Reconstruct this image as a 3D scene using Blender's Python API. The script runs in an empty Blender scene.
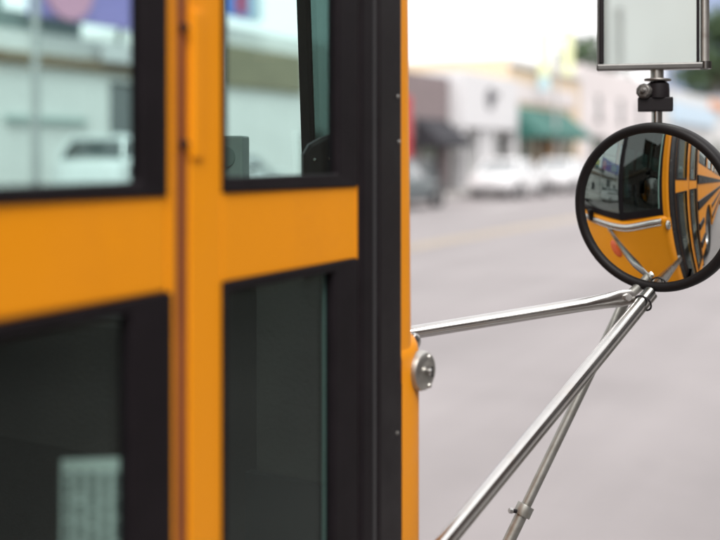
import bpy, bmesh, math, random
from mathutils import Vector, Matrix, Quaternion
random.seed(7)
R = math.radians
S = bpy.context.scene
C = S.collection
PI = math.pi

# ------------------------------------------------------------------ camera
TH = R(29.25)                      # the lens looks this far to the left of the bus's heading (+Y)
CAM = Vector((0.6, 0.0, 1.5))
cd = bpy.data.cameras.new('camera'); cam = bpy.data.objects.new('camera', cd); C.objects.link(cam)
cam.location = CAM; cam.rotation_euler = (R(90), 0, TH)
cd.sensor_width = 36; cd.lens = 50; cd.shift_y = -(270 - 157) / 720
cd.clip_start = 0.02; cd.clip_end = 4000
cd.dof.use_dof = True; cd.dof.focus_distance = 1.61; cd.dof.aperture_fstop = 1.95; cd.dof.aperture_blades = 0
S.camera = cam

# ------------------------------------------------------------------ sky, sun, exposure
SUN_EL, SUN_AZ = 52, 150           # soft light from behind the photographer's right shoulder
w = bpy.data.worlds.new('World'); S.world = w; w.use_nodes = True
nt = w.node_tree; nt.nodes.clear()
sky = nt.nodes.new('ShaderNodeTexSky'); sky.sky_type = 'NISHITA'; sky.sun_disc = False
sky.sun_elevation = R(SUN_EL); sky.sun_rotation = R(SUN_AZ); sky.air_density = 1.0; sky.dust_density = 4.0; sky.ozone_density = 1.0
hs = nt.nodes.new('ShaderNodeHueSaturation'); hs.inputs['Saturation'].default_value = 0.10     # cloud cover takes the blue out
mixs = nt.nodes.new('ShaderNodeMixRGB'); mixs.inputs[0].default_value = 0.6; mixs.inputs[2].default_value = (9.2, 9.05, 9.1, 1)
bg = nt.nodes.new('ShaderNodeBackground'); bg.inputs[1].default_value = 0.12
wo = nt.nodes.new('ShaderNodeOutputWorld')
nt.links.new(sky.outputs[0], hs.inputs['Color']); nt.links.new(hs.outputs[0], mixs.inputs[1])
nt.links.new(mixs.outputs[0], bg.inputs[0]); nt.links.new(bg.outputs[0], wo.inputs[0])
sl = bpy.data.lights.new('sun', 'SUN'); so = bpy.data.objects.new('sun', sl); C.objects.link(so)
sl.energy = 1.2; sl.angle = R(25); sl.color = (1.0, 0.96, 0.92)
a_ = R(SUN_AZ); e_ = R(SUN_EL)
sdir = Vector((math.sin(a_) * math.cos(e_), math.cos(a_) * math.cos(e_), math.sin(e_)))
so.rotation_euler = sdir.to_track_quat('Z', 'Y').to_euler(); so.location = (0, 0, 30)
S.view_settings.view_transform = 'Standard'; S.view_settings.look = 'None'
S.view_settings.exposure = 1.05; S.view_settings.gamma = 1.0; S.view_settings.use_curve_mapping = False
S.cycles.use_denoising = True
S.cycles.max_bounces = 10; S.cycles.transparent_max_bounces = 24; S.cycles.glossy_bounces = 6
S.cycles.caustics_reflective = False; S.cycles.caustics_refractive = False
S.cycles.sample_clamp_indirect = 6.0

# ------------------------------------------------------------------ materials
MATS = {}
def mat(name, col, rough=0.6, metal=0.0, var=0.0, scale=8.0, bump=0.0, bscale=60.0, coat=0.0, spec=0.5, emit=None, grime=None, gscale=3.0, rvar=0.0):
    if name in MATS: return MATS[name]
    m = bpy.data.materials.new(name); m.use_nodes = True; n = m.node_tree; L = n.links
    p = n.nodes['Principled BSDF']
    p.inputs['Base Color'].default_value = (*col, 1); p.inputs['Roughness'].default_value = rough
    p.inputs['Metallic'].default_value = metal; p.inputs['Coat Weight'].default_value = coat
    p.inputs['Coat Roughness'].default_value = 0.08; p.inputs['Specular IOR Level'].default_value = spec
    tc = n.nodes.new('ShaderNodeTexCoord')
    cur = None
    if var > 0:
        nz = n.nodes.new('ShaderNodeTexNoise'); nz.inputs['Scale'].default_value = scale; nz.inputs['Detail'].default_value = 6
        L.new(tc.outputs['Object'], nz.inputs['Vector'])
        mp = n.nodes.new('ShaderNodeMapRange'); mp.inputs[1].default_value = 0.3; mp.inputs[2].default_value = 0.7
        mp.inputs[3].default_value = 1 - var; mp.inputs[4].default_value = 1 + var
        L.new(nz.outputs[0], mp.inputs[0])
        mx = n.nodes.new('ShaderNodeMixRGB'); mx.blend_type = 'MULTIPLY'; mx.inputs[0].default_value = 1; mx.inputs[1].default_value = (*col, 1)
        L.new(mp.outputs[0], mx.inputs[2]); cur = mx.outputs[0]
    if grime:
        nz = n.nodes.new('ShaderNodeTexNoise'); nz.inputs['Scale'].default_value = gscale; nz.inputs['Detail'].default_value = 8; nz.inputs['Roughness'].default_value = 0.65
        L.new(tc.outputs['Object'], nz.inputs['Vector'])
        mp = n.nodes.new('ShaderNodeMapRange'); mp.inputs[1].default_value = 0.52; mp.inputs[2].default_value = 0.75; mp.inputs[3].default_value = 0; mp.inputs[4].default_value = grime[1]
        L.new(nz.outputs[0], mp.inputs[0])
        mx = n.nodes.new('ShaderNodeMixRGB'); mx.inputs[1].default_value = (*col, 1); mx.inputs[2].default_value = (*grime[0], 1)
        L.new(mp.outputs[0], mx.inputs[0])
        if cur: L.new(cur, mx.inputs[1])
        cur = mx.outputs[0]
    if cur: L.new(cur, p.inputs['Base Color'])
    if rvar > 0:
        nz = n.nodes.new('ShaderNodeTexNoise'); nz.inputs['Scale'].default_value = 14; nz.inputs['Detail'].default_value = 7
        L.new(tc.outputs['Object'], nz.inputs['Vector'])
        mp = n.nodes.new('ShaderNodeMapRange'); mp.inputs[1].default_value = 0.35; mp.inputs[2].default_value = 0.7; mp.inputs[3].default_value = rough; mp.inputs[4].default_value = rough + rvar
        L.new(nz.outputs[0], mp.inputs[0]); L.new(mp.outputs[0], p.inputs['Roughness'])
    if bump > 0:
        nz = n.nodes.new('ShaderNodeTexNoise'); nz.inputs['Scale'].default_value = bscale; nz.inputs['Detail'].default_value = 5
        L.new(tc.outputs['Object'], nz.inputs['Vector'])
        b = n.nodes.new('ShaderNodeBump'); b.inputs['Strength'].default_value = bump; b.inputs['Distance'].default_value = 0.01
        L.new(nz.outputs[0], b.inputs['Height']); L.new(b.outputs[0], p.inputs['Normal'])
    MATS[name] = m
    return m

def glass(name, tint, edge=0.95, base=0.028, rough=0.0):
    m = bpy.data.materials.new(name); m.use_nodes = True; n = m.node_tree; L = n.links; n.nodes.clear()
    o = n.nodes.new('ShaderNodeOutputMaterial'); mx = n.nodes.new('ShaderNodeMixShader')
    lw = n.nodes.new('ShaderNodeLayerWeight'); lw.inputs[0].default_value = 0.5        # same on both faces of the pane
    pw = n.nodes.new('ShaderNodeMath'); pw.operation = 'POWER'; pw.inputs[1].default_value = 5; L.new(lw.outputs['Facing'], pw.inputs[0])
    fr = n.nodes.new('ShaderNodeMath'); fr.operation = 'MULTIPLY_ADD'; fr.inputs[1].default_value = edge; fr.inputs[2].default_value = base; L.new(pw.outputs[0], fr.inputs[0])
    t = n.nodes.new('ShaderNodeBsdfTransparent'); t.inputs[0].default_value = (*tint, 1)
    g = n.nodes.new('ShaderNodeBsdfGlossy'); g.inputs['Roughness'].default_value = rough; g.inputs[0].default_value = (0.9, 0.95, 0.93, 1)
    L.new(fr.outputs[0], mx.inputs[0]); L.new(t.outputs[0], mx.inputs[1]); L.new(g.outputs[0], mx.inputs[2]); L.new(mx.outputs[0], o.inputs[0])
    MATS[name] = m
    return m

YEL = mat('bus_yellow', (0.85, 0.302, 0.005), 0.42, var=0.025, scale=3, spec=0.28, bump=0.012, bscale=45, grime=((0.34, 0.11, 0.02), 0.12), gscale=6, rvar=0.12)
BLK = mat('black_paint', (0.009, 0.0068, 0.008), 0.45, var=0.15, rvar=0.15, spec=0.25)
RUB = mat('black_rubber', (0.0085, 0.0062, 0.0078), 0.6, var=0.2, scale=20, bump=0.03, spec=0.16)
RIMB = mat('mirror_rim_rubber', (0.006, 0.0048, 0.0052), 0.55, var=0.15, scale=30, bump=0.02, spec=0.25)
CHR = mat('polished_steel', (0.50, 0.49, 0.475), 0.15, 1.0, var=0.05, scale=30, grime=((0.42, 0.36, 0.30), 0.5), gscale=25, rvar=0.14)
GAL = mat('galvanised_tube', (0.30, 0.30, 0.28), 0.5, 0.85, var=0.12, scale=40, grime=((0.20, 0.17, 0.13), 0.6), gscale=30)
FRM = mat('mirror_frame_metal', (0.20, 0.195, 0.185), 0.28, 1.0, var=0.1, scale=40)
STL = mat('dull_steel', (0.46, 0.45, 0.42), 0.34, 1.0, var=0.10, scale=40, grime=((0.25, 0.21, 0.17), 0.6), gscale=30, rvar=0.15)
MIR = mat('mirror_silver', (0.80, 0.83, 0.81), 0.012, 1.0)
MIRF = mat('flat_mirror_silver', (0.80, 0.88, 0.845), 0.02, 1.0)
GLS = glass('tinted_glass', (0.895, 0.985, 0.972), 0.42)
GLW = glass('windshield_glass', (0.94, 0.995, 0.988), 0.95, 0.115)
GLD = glass('dark_tinted_glass', (0.20, 0.25, 0.24), 0.5)
GLT = glass('teal_corner_glass', (0.27, 0.355, 0.34), 0.8, 0.07)
CGL = mat('car_glass', (0.17, 0.185, 0.19), 0.06, spec=1.0, coat=0.8)  # pale base colour stands in for sky reflected in the car windows
GLI = mat('dark_glass', (0.045, 0.055, 0.058), 0.05, spec=1.0, coat=0.6)
DRK = mat('dark_interior', (0.014, 0.013, 0.013), 0.6, var=0.2, scale=10)
DSH = mat('dash_vinyl', (0.030, 0.0225, 0.0195), 0.6, var=0.2, bump=0.1, bscale=200)
INT = mat('interior_grey', (0.16, 0.17, 0.165), 0.6, var=0.1)
SEAT = mat('seat_vinyl', (0.03, 0.04, 0.035), 0.45, var=0.2)
AMB = mat('amber_lens', (0.75, 0.10, 0.006), 0.2, coat=0.5)
REDL = mat('red_lens', (0.45, 0.012, 0.012), 0.2, coat=0.5)
CLR = mat('clear_lens', (0.6, 0.6, 0.58), 0.15, coat=0.5)
TYR = mat('tyre_rubber', (0.018, 0.017, 0.017), 0.8, var=0.2, bump=0.1)
RIMM = mat('wheel_rim', (0.35, 0.35, 0.35), 0.35, 0.8, var=0.1)
SEAM = mat('seam_rubber', (0.25, 0.066, 0.012), 0.6, var=0.2)

# ------------------------------------------------------------------ mesh builder
class MB:
    def __init__(s): s.v = []; s.f = []
    def add(s, vs, fs):
        o = len(s.v); s.v += [tuple(v) for v in vs]; s.f += [tuple(i + o for i in f) for f in fs]; return s
    def box(s, x0, x1, y0, y1, z0, z1):
        return s.add([(x0,y0,z0),(x1,y0,z0),(x1,y1,z0),(x0,y1,z0),(x0,y0,z1),(x1,y0,z1),(x1,y1,z1),(x0,y1,z1)],
                     [(3,2,1,0),(4,5,6,7),(0,1,5,4),(1,2,6,5),(2,3,7,6),(3,0,4,7)])
    def prism(s, pts, axis, a, b):
        n = len(pts)
        def P(p, t): return {'x': (t, p[0], p[1]), 'y': (p[0], t, p[1]), 'z': (p[0], p[1], t)}[axis]
        return s.add([P(p, a) for p in pts] + [P(p, b) for p in pts],
                     [tuple(range(n))[::-1], tuple(range(n, 2*n))] + [(i, (i+1) % n, (i+1) % n + n, i + n) for i in range(n)])
    def loft(s, rings, closed=True, caps=True):
        n = len(rings[0]); o = len(s.v)
        for r in rings: s.v += [tuple(p) for p in r]
        m = n if closed else n - 1
        for k in range(len(rings) - 1):
            for i in range(m):
                j = (i + 1) % n
                s.f.append((o+k*n+i, o+k*n+j, o+(k+1)*n+j, o+(k+1)*n+i))
        if caps and closed:
            s.f.append(tuple(o + i for i in range(n))[::-1]); s.f.append(tuple(o + (len(rings)-1)*n + i for i in range(n)))
        return s
    def tube(s, path, rad, n=16, caps=True, flat=None):
        path = [Vector(p) for p in path]; rings = []
        rr = rad if isinstance(rad, (list, tuple)) else [rad] * len(path)
        up = None
        for i, p in enumerate(path):
            d = ((path[min(i+1, len(path)-1)] - path[max(i-1, 0)])).normalized()
            if up is None:
                up = Vector((0, 0, 1)) if abs(d.z) < 0.95 else Vector((1, 0, 0))
            a = d.cross(up).normalized(); b = a.cross(d).normalized(); up = b
            fa, fb = (1, 1) if not flat else flat[i]
            rings.append([p + a * (math.cos(2*PI*k/n) * rr[i] * fa) + b * (math.sin(2*PI*k/n) * rr[i] * fb) for k in range(n)])
        return s.loft(rings, True, caps)
    def lathe(s, prof, M=Matrix(), n=48, caps=False):
        rings = [[M @ Vector((r*math.cos(2*PI*k/n), r*math.sin(2*PI*k/n), z)) for k in range(n)] for r, z in prof]
        return s.loft(rings, True, caps)
    def build(s, name, m, parent=None, smooth=False, bevel=0.0, seg=2, label=None):
        me = bpy.data.meshes.new(name); me.from_pydata(s.v, [], s.f); me.materials.append(m)
        bm = bmesh.new(); bm.from_mesh(me); bmesh.ops.recalc_face_normals(bm, faces=bm.faces); bm.to_mesh(me); bm.free()
        if smooth:
            me.polygons.foreach_set('use_smooth', [True] * len(me.polygons))
            if smooth != 'all': me.set_sharp_from_angle(angle=R(38))
        o = bpy.data.objects.new(name, me); C.objects.link(o); o.parent = parent
        if bevel:
            b = o.modifiers.new('bevel', 'BEVEL'); b.width = bevel; b.segments = seg; b.limit_method = 'ANGLE'; b.angle_limit = R(40)
            b.harden_normals = False
        if label: o['label'] = label
        return o
def frameM(loc, zdir, xref=(0, 0, 1)):
    z = Vector(zdir).normalized(); x = Vector(xref); x = (x - z * x.dot(z)).normalized(); y = z.cross(x)
    M = Matrix((x, y, z)).transposed().to_4x4(); M.translation = Vector(loc); return M
def tag(o, label, cat, group=None, kind=None):
    o['label'] = label; o['category'] = cat
    if group: o['group'] = group
    if kind: o['kind'] = kind
    return o
def struct(o): o['kind'] = 'structure'; return o
def empty(name, loc=(0, 0, 0), rz=0, parent=None):
    o = bpy.data.objects.new(name, None); C.objects.link(o); o.location = loc; o.rotation_euler = (0, 0, rz); o.parent = parent
    o.empty_display_size = 0.2
    return o
def copy_tree(o, parent=None):
    c = o.copy(); C.objects.link(c); c.parent = parent
    for ch in list(o.children): copy_tree(ch, c)
    return c
def ray(px, py, depth):
    """a place in the street, written down from its bearing and distance"""
    u = (px - 360) / 1000; v = (157 - py) / 1000
    return CAM + depth * (Vector((-math.sin(TH), math.cos(TH), 0)) + u * Vector((math.cos(TH), math.sin(TH), 0)) + Vector((0, 0, v)))

# ------------------------------------------------------------------ ground
ASPH = mat('asphalt', (0.230, 0.211, 0.212), 0.75, var=0.10, scale=0.7, bump=0.25, bscale=80, grime=((0.13, 0.12, 0.12), 0.6), gscale=0.35)
CONC = mat('concrete', (0.30, 0.285, 0.275), 0.85, var=0.12, scale=1.2, bump=0.2, bscale=40)
EART = mat('bare_ground', (0.16, 0.15, 0.14), 0.9, var=0.2, scale=0.3)
YLN = mat('yellow_road_paint', (0.36, 0.285, 0.18), 0.7, var=0.25, scale=3)
WLN = mat('white_road_paint', (0.45, 0.44, 0.43), 0.7, var=0.25, scale=3)
struct(MB().box(-900, 900, -700, 1500, -0.4, -0.02).build('ground', EART))
struct(MB().box(-14.0, 0.45, -90, 260, -0.2, 0.0).build('road', ASPH))
struct(MB().box(-16.6, -14.18, -90, 260, -0.2, 0.14).build('pavement', CONC))
struct(MB().box(0.63, 5.2, -90, 260, -0.2, 0.14).build('pavement', mat('dimmed_pavement', (0.17, 0.16, 0.155), 0.85, var=0.15, scale=1.0, bump=0.2, bscale=40)))  # near side coloured darker to dim its reflection in the door glass
kerbm = mat('kerb_concrete', (0.34, 0.33, 0.32), 0.85, var=0.12, scale=2)
struct(MB().box(-14.18, -14.0, -90, 260, -0.2, 0.146).build('kerb', kerbm, bevel=0.02))
struct(MB().box(0.45, 0.63, -90, 260, -0.2, 0.146).build('kerb', kerbm, bevel=0.02))
for x in (-6.95, -6.70): struct(MB().box(x, x + 0.11, -90, 260, -0.001, 0.004).build('centre_line', YLN))
for k in range(-6, 30):
    struct(MB().box(-10.4, -10.29, k*9.0, k*9.0 + 3, -0.001, 0.004).build('lane_line', WLN))
    
# wheel tracks and old patching along the lanes
n = ASPH.node_tree; L = n.links; p = n.nodes['Principled BSDF']; src = p.inputs['Base Color'].links[0].from_socket
tc = n.nodes.new('ShaderNodeTexCoord'); mp = n.nodes.new('ShaderNodeMapping'); mp.inputs['Scale'].default_value = (1.1, 0.06, 1.0); L.new(tc.outputs['Object'], mp.inputs[0])
nz = n.nodes.new('ShaderNodeTexNoise'); nz.inputs['Scale'].default_value = 1.0; nz.inputs['Detail'].default_value = 5; L.new(mp.outputs[0], nz.inputs['Vector'])
mr = n.nodes.new('ShaderNodeMapRange'); mr.inputs[1].default_value = 0.3; mr.inputs[2].default_value = 0.7; mr.inputs[3].default_value = 0.86; mr.inputs[4].default_value = 1.1; L.new(nz.outputs[0], mr.inputs[0])
mx = n.nodes.new('ShaderNodeMixRGB'); mx.blend_type = 'MULTIPLY'; mx.inputs[0].default_value = 1; L.new(src, mx.inputs[1]); L.new(mr.outputs[0], mx.inputs[2]); L.new(mx.outputs[0], p.inputs['Base Color'])

# ------------------------------------------------------------------ the school bus
bus = empty('school_bus', (0, 0, 0))
tag(bus, 'orange-yellow school bus with folding glass door and chrome-armed mirrors, filling the left side', 'bus')

def leaf(y0, y1, name_label, gl, gr):
    """one door leaf between y0 and y1; gl / gr are the widths of the orange stiles left and right of the gasket"""
    T0, T1 = -0.032, 0.0
    ZB, ZT = 0.36, 2.28
    zu0, zu1 = 1.4645, 2.20        # upper opening
    zl0, zl1 = 0.46, 1.3765        # lower opening
    yo0, yo1 = y0 + gl, y1 - gr
    e = empty('door_leaf', (0, 0, 0), 0, bus); e['label'] = name_label
    m = MB()
    m.box(T0, T1, y0, yo0, ZB, ZT); m.box(T0, T1, yo1, y1, ZB, ZT)
    for z0, z1 in ((ZB, zl0), (zl1, zu0), (zu1, ZT)): m.box(T0, T1, yo0, yo1, z0, z1)
    bm = bmesh.new()
    me = m.build('leaf_frame', YEL, e)
    # weld the rails and stiles into one sheet so that no joint lines show
    bm.from_mesh(me.data); bmesh.ops.remove_doubles(bm, verts=bm.verts, dist=1e-5)
    seen = {}
    for f in list(bm.faces):
        key = tuple(sorted(v.index for v in f.verts)); seen.setdefault(key, []).append(f)
    dead = [f for fs in seen.values() if len(fs) > 1 for f in fs]
    bmesh.ops.delete(bm, geom=dead, context='FACES')
    bm.to_mesh(me.data); bm.free()
    b = me.modifiers.new('bevel', 'BEVEL'); b.width = 0.004; b.segments = 3; b.limit_method = 'ANGLE'; b.angle_limit = R(40)
    return e, yo0, yo1, (zu0, zu1, zl0, zl1)
def gasket(e, y0, y1, z0, z1, wl, wr, wb, wt, label=None):
    m = MB(); a, b = -0.014, 0.003
    O = [(y0, z0), (y1, z0), (y1, z1), (y0, z1)]; I = [(y0+wl, z0+wb), (y1-wr, z0+wb), (y1-wr, z1-wt), (y0+wl, z1-wt)]
    vs = [(b, *p) for p in O] + [(b - 0.001, *p) for p in I] + [(a, *p) for p in O] + [(a, *p) for p in I]
    fs = []
    for i in range(4):
        j = (i + 1) % 4
        fs += [(i, j, 4+j, 4+i), (8+i, 12+i, 12+j, 8+j), (i, 8+i, 8+j, j), (4+i, 4+j, 12+j, 12+i)]
    m.add(vs, fs).build('gasket', RUB, e, bevel=0.0035, seg=3)
    MB().box(-0.010, -0.006, y0+wl-0.004, y1-wr+0.004, z0+wb-0.004, z1-wt+0.004).build('glass', GLS, e)

SEAM_Y = 0.735
e1, a0, a1, z_ = leaf(0.388, SEAM_Y - 0.0100, 'rear leaf of the folding door, nearest the camera, with a paper notice in its lower glass', 0.022, 0.014)
gasket(e1, a0, a1, z_[0], z_[1], 0.030, 0.036, 0.0135, 0.02); gasket(e1, a0, a1 + 0.006, z_[2], z_[3], 0.03, 0.056, 0.02, 0.013)
e2, b0, b1, z_ = leaf(SEAM_Y + 0.0085, 1.0665, 'front leaf of the folding door with two tinted panes', 0.050, 0.0035)
gasket(e2, b0, b1, z_[0], z_[1], 0.006, 0.047, 0.0155, 0.02); MB().box(-0.013, -0.0105, b1 - 0.058, b1 - 0.046, z_[2] + .02, z_[3] - .012).build('glass_edge', mat('pale_teal_edge', (0.13, 0.175, 0.16), 0.4), e2); gasket(e2, b0, b1, z_[2], z_[3], 0.006, 0.056, 0.02, 0.011)
MB().box(-0.030, -0.0015, SEAM_Y - 0.0095, SEAM_Y + 0.0080, 0.36, 2.28).build('door_seal', SEAM, bus, bevel=0.003, label='dark rubber strip between the two door leaves')
# hinge of the front leaf: raised plate with knuckles and pins
hp = MB().box(-0.002, 0.0035, SEAM_Y + 0.010, SEAM_Y + 0.026, 1.498, 1.64).build('hinge', YEL, bus, bevel=0.002)
for z in (1.512, 1.621):
    MB().lathe([(0.0001, 0.008), (0.0035, 0.0075), (0.0045, 0.005), (0.0045, -0.002)], frameM((-0.004, SEAM_Y, z), (1, 0, 0)), 16).build('hinge_pin', BLK, hp, smooth=True)
for z in (0.62, 0.95, 1.9):
    h2 = MB().box(-0.002, 0.0035, SEAM_Y + 0.010, SEAM_Y + 0.026, z - .06, z + .06).build('hinge', YEL, bus, bevel=0.002)
# front jamb: rubber seals, grey strip painted as a reflection line, screws
MB().box(-0.036, 0.0035, 1.068, 1.1055, 0.30, 2.32).build('door_seal', RUB, bus, bevel=0.008, seg=4, label='wide black rubber seal on the front edge of the door')
MB().box(-0.036, 0.0015, 1.1063, 1.1115, 0.30, 2.32).build('jamb_edge', mat('jamb_reflection', (0.075, 0.075, 0.078), 0.35, 0.3), bus, bevel=0.002)
MB().box(-0.036, 0.0045, 1.1123, 1.1785, 0.30, 2.32).build('jamb', BLK, bus, bevel=0.006, seg=3, label='black painted door post')
for y, z in ((1.168, 1.579), (1.171, 1.520), (1.166, 1.14), (1.166, 0.86), (1.168, 1.9)):
    MB().lathe([(0.0001, 0.0020), (0.0014, 0.0017), (0.0023, 0.0008), (0.0024, -0.001)], frameM((0.0047, y - 0.004, z), (1, 0, 0)), 14).build('screw_or_glint', STL, bus, smooth=True)
# rear jamb and header
MB().box(-0.05, 0.002, 0.352, 0.386, 0.30, 2.32).build('jamb', BLK, bus, bevel=0.004)
MB().box(-0.05, 0.002, 0.352, 1.1785, 2.323, 2.42).build('door_header', YEL, bus, bevel=0.006)

# plan outlines of the nose (right half, mirrored about the centre line X = -1.2)
def mirror_pl(p): return p + [(-2.4 - x, y) for x, y in reversed(p[:-1])]
UP = [(0.0, 1.1795), (0.001, 1.210), (-0.004, 1.222), (-0.011, 1.2275), (-0.018, 1.231)]
UPC = [(-0.018, 1.231), (-0.24, 1.362)]
UPW = [(-0.24, 1.362), (-0.50, 1.385), (-0.80, 1.402), (-1.2, 1.412)]
LOW = [(0.003, 1.1795), (0.003, 1.224), (-0.003, 1.245), (-0.014, 1.261), (-0.034, 1.274), (-0.10, 1.315), (-0.24, 1.397), (-0.50, 1.422), (-0.80, 1.440), (-1.2, 1.450)]
def dip(x):          # the belt line rises at the two corners
    t = max(0.0, min(1.0, min(-x, x + 2.4) / 0.24)); return -0.034 * t * t * (3 - 2 * t)
def offs(pl, d):
    out = []
    for i, p in enumerate(pl):
        a = Vector(pl[max(i-1, 0)]); b = Vector(pl[min(i+1, len(pl)-1)]); t = (b - a).normalized(); nrm = Vector((t.y, -t.x))
        out.append((p[0] - nrm.x * d * -1, p[1] - nrm.y * d * -1))
    return out
def smoothpl(pl, k=3):
    for _ in range(k):
        q = [pl[0]]
        for a, b in zip(pl[:-1], pl[1:]):
            q += [(a[0]*.75+b[0]*.25, a[1]*.75+b[1]*.25), (a[0]*.25+b[0]*.75, a[1]*.25+b[1]*.75)]
        pl = q + [pl[-1]]
    return pl
low = smoothpl(LOW, 2); lowF = mirror_pl(low)
cx = -1.2
def scaled(pl, inset):   # pull the outline back and in
    o = []
    for i, p in enumerate(pl):
        a = Vector(pl[max(i-1, 0)]); b = Vector(pl[min(i+1, len(pl)-1)]); t = (b - a).normalized()
        n_ = Vector((-t.y, t.x)) * -1
        if n_.y < 0 and abs(n_.x) < 0.9: n_ = -n_
        if p[0] > -1.2 and n_.x < -0.5: n_ = -n_
        if p[0] < -1.2 and n_.x > 0.5: n_ = -n_
        o.append((p[0] - n_.x * inset, p[1] - n_.y * inset))
    return o
rings = []
for z, ins in ((0.46, 0.012), (0.50, 0.0), (1.229, 0.0), (1.242, 0.002), (1.252, 0.007), (1.259, 0.015), (1.263, 0.026), (1.264, 0.05)):
    rings.append([(x, y, z + (dip(x) if z > 1.2 else 0)) for x, y in scaled(lowF, ins)])
# first and last plan points keep to the side planes
for r in rings:
    r[0] = (r[0][0], 1.1795, r[0][2]); r[-1] = (r[-1][0], 1.1795, r[-1][2])
MB().loft(rings, closed=False).build('front_panel', YEL, bus, smooth='all', label='orange nose panel below the windscreen')
def strip(pl, z0, z1, lean=0.09, zb=1.24):
    return [[(x, y - lean * (z - zb), z) for x, y in pl] for z in (z0, z1)]
# corner posts, sills, header, windscreen
for sgn in (0, 1):
    f = (lambda p: p) if not sgn else (lambda p: [(-2.4 - x, y) for x, y in p])
    post = smoothpl(UP, 2)
    inner = [(x - 0.028 if not sgn else x, y - 0.012) for x, y in post]
    ring = lambda z: [(x, y - 0.02 * max(0, z - 1.24), z) for x, y in f(post)] + [(x, y - 0.02 * max(0, z - 1.24), z) for x, y in f([(-0.022, 1.205), (-0.022, 1.1795)])]
    MB().loft([ring(z) for z in (1.20, 1.5, 1.9, 2.42)]).build('corner_post', YEL, bus, smooth=True, label='slim orange corner post' if not sgn else None)
def pane(pl, z0, z1, name, m, parent, th=0.005, lean=0.065):
    out = []
    back = [(x, y - th) for x, y in pl]
    rings = [[(x, y - lean * (z - 1.24), z + (dip(x) if z < 1.5 else 0)) for x, y in pl + back[::-1]] for z in (z0, z1)]
    return MB().loft(rings).build(name, m, parent, smooth=True)
ZW0, ZW1 = 1.285, 2.22
for sgn in (0, 1):
    f = (lambda p: p) if not sgn else (lambda p: [(-2.4 - x, y) for x, y in p])
    cw = empty('corner_windscreen', (0, 0, 0), 0, bus)
    L = lambda t: (UPC[0][0] + (UPC[1][0]-UPC[0][0]) * t, UPC[0][1] + (UPC[1][1]-UPC[0][1]) * t)
    pane(f([L(0.10), L(0.95)]), ZW0 + .02, ZW1 - .02, 'glass', GLT, cw)
    pane(f([L(0.085), L(0.115)]), ZW0 + .02, ZW1 - .02, 'glass_edge', mat('green_glass_edge', (0.35, 0.55, 0.48), 0.2), cw, th=0.009)
    pane(f([L(-0.02), L(0.085)]), ZW0, ZW1, 'gasket', RUB, cw, th=0.025)
    pane(f([L(0.945), L(1.06)]), ZW0, ZW1, 'gasket', RUB, cw, th=0.016)
    for z0, z1 in ((ZW0 - .018, ZW0 + .022), (ZW1 - .022, ZW1 + .02)):
        pane(f([L(-0.02), L(1.05)]), z0, z1, 'gasket', RUB, cw, th=0.022)
wl_ = smoothpl(UPW, 2); wfull = mirror_pl(wl_)
ws = empty('windscreen', (0, 0, 0), 0, bus)
wf2 = [p for p in wfull if -2.155 < p[0] < -0.245]
pane(wf2, ZW0 + .02, ZW1 - .02, 'glass', GLW, ws)
pane(wf2, ZW0 - .018, ZW0 + .022, 'gasket', RUB, ws, th=0.022); pane(wf2, ZW1 - .022, ZW1 + .02, 'gasket', RUB, ws, th=0.022)
pane([(-1.185, 1.416), (-1.215, 1.416)], ZW0, ZW1, 'centre_bar', RUB, ws, th=0.02)
allup = smoothpl(UP[:-1] + [UPC[0]] + UPW, 1); allF = mirror_pl(allup)
MB().loft([[(x, y - 0.02 * (z - 1.24) - (0.07 * (z-1.24) if -2.35 < x < -0.05 else 0), z) for x, y in allF + [(-2.35, 1.1795), (-0.05, 1.1795)]] for z in (2.24, 2.50, 2.66)]).build('front_header', YEL, bus, smooth=True)
# sill that closes the gap between the shoulder and the glass
MB().loft([[(x, y, z + dip(x)) for x, y in scaled(mirror_pl(smoothpl(UP[:-1] + [UPC[0], UPC[1]] + UPW[1:], 1)), 0.012)] for z in (1.22, 1.285)], closed=False).build('windscreen_sill', YEL, bus, smooth='all')
# chrome moulding under the windscreen
tr = [p for p in smoothpl(LOW, 3) if p[0] < -0.018]; tr = mirror_pl(tr)
def mould(zc, hh, dd, name, m, trim=0):
    q = tr[trim:len(tr)-trim] if trim else tr
    rings = []
    qo = scaled(q, -1.0)
    for i, (p, o_) in enumerate(zip(q, qo)):
        nx, ny = o_[0]-p[0], o_[1]-p[1]
        k = min(1.0, (min(i, len(q)-1-i) + 0.35) / 2.0)
        ring = []
        for j in range(11):
            t = PI * j / 10
            ring.append((p[0] + nx * (dd * math.sin(t) * k - 0.002), p[1] + ny * (dd * math.sin(t) * k - 0.002), zc + dip(p[0]) + math.cos(t) * hh * (0.6 + 0.4 * k)))
        rings.append(ring)
    return MB().loft(rings).build(name, m, bus, smooth='all')
mould(1.240, 0.0135, 0.014, 'chrome_moulding', CHR)
mould(1.216, 0.0055, 0.006, 'chrome_moulding', CHR, 1)
mould(1.2265, 0.004, 0.004, 'moulding_groove', BLK, 1)
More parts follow.
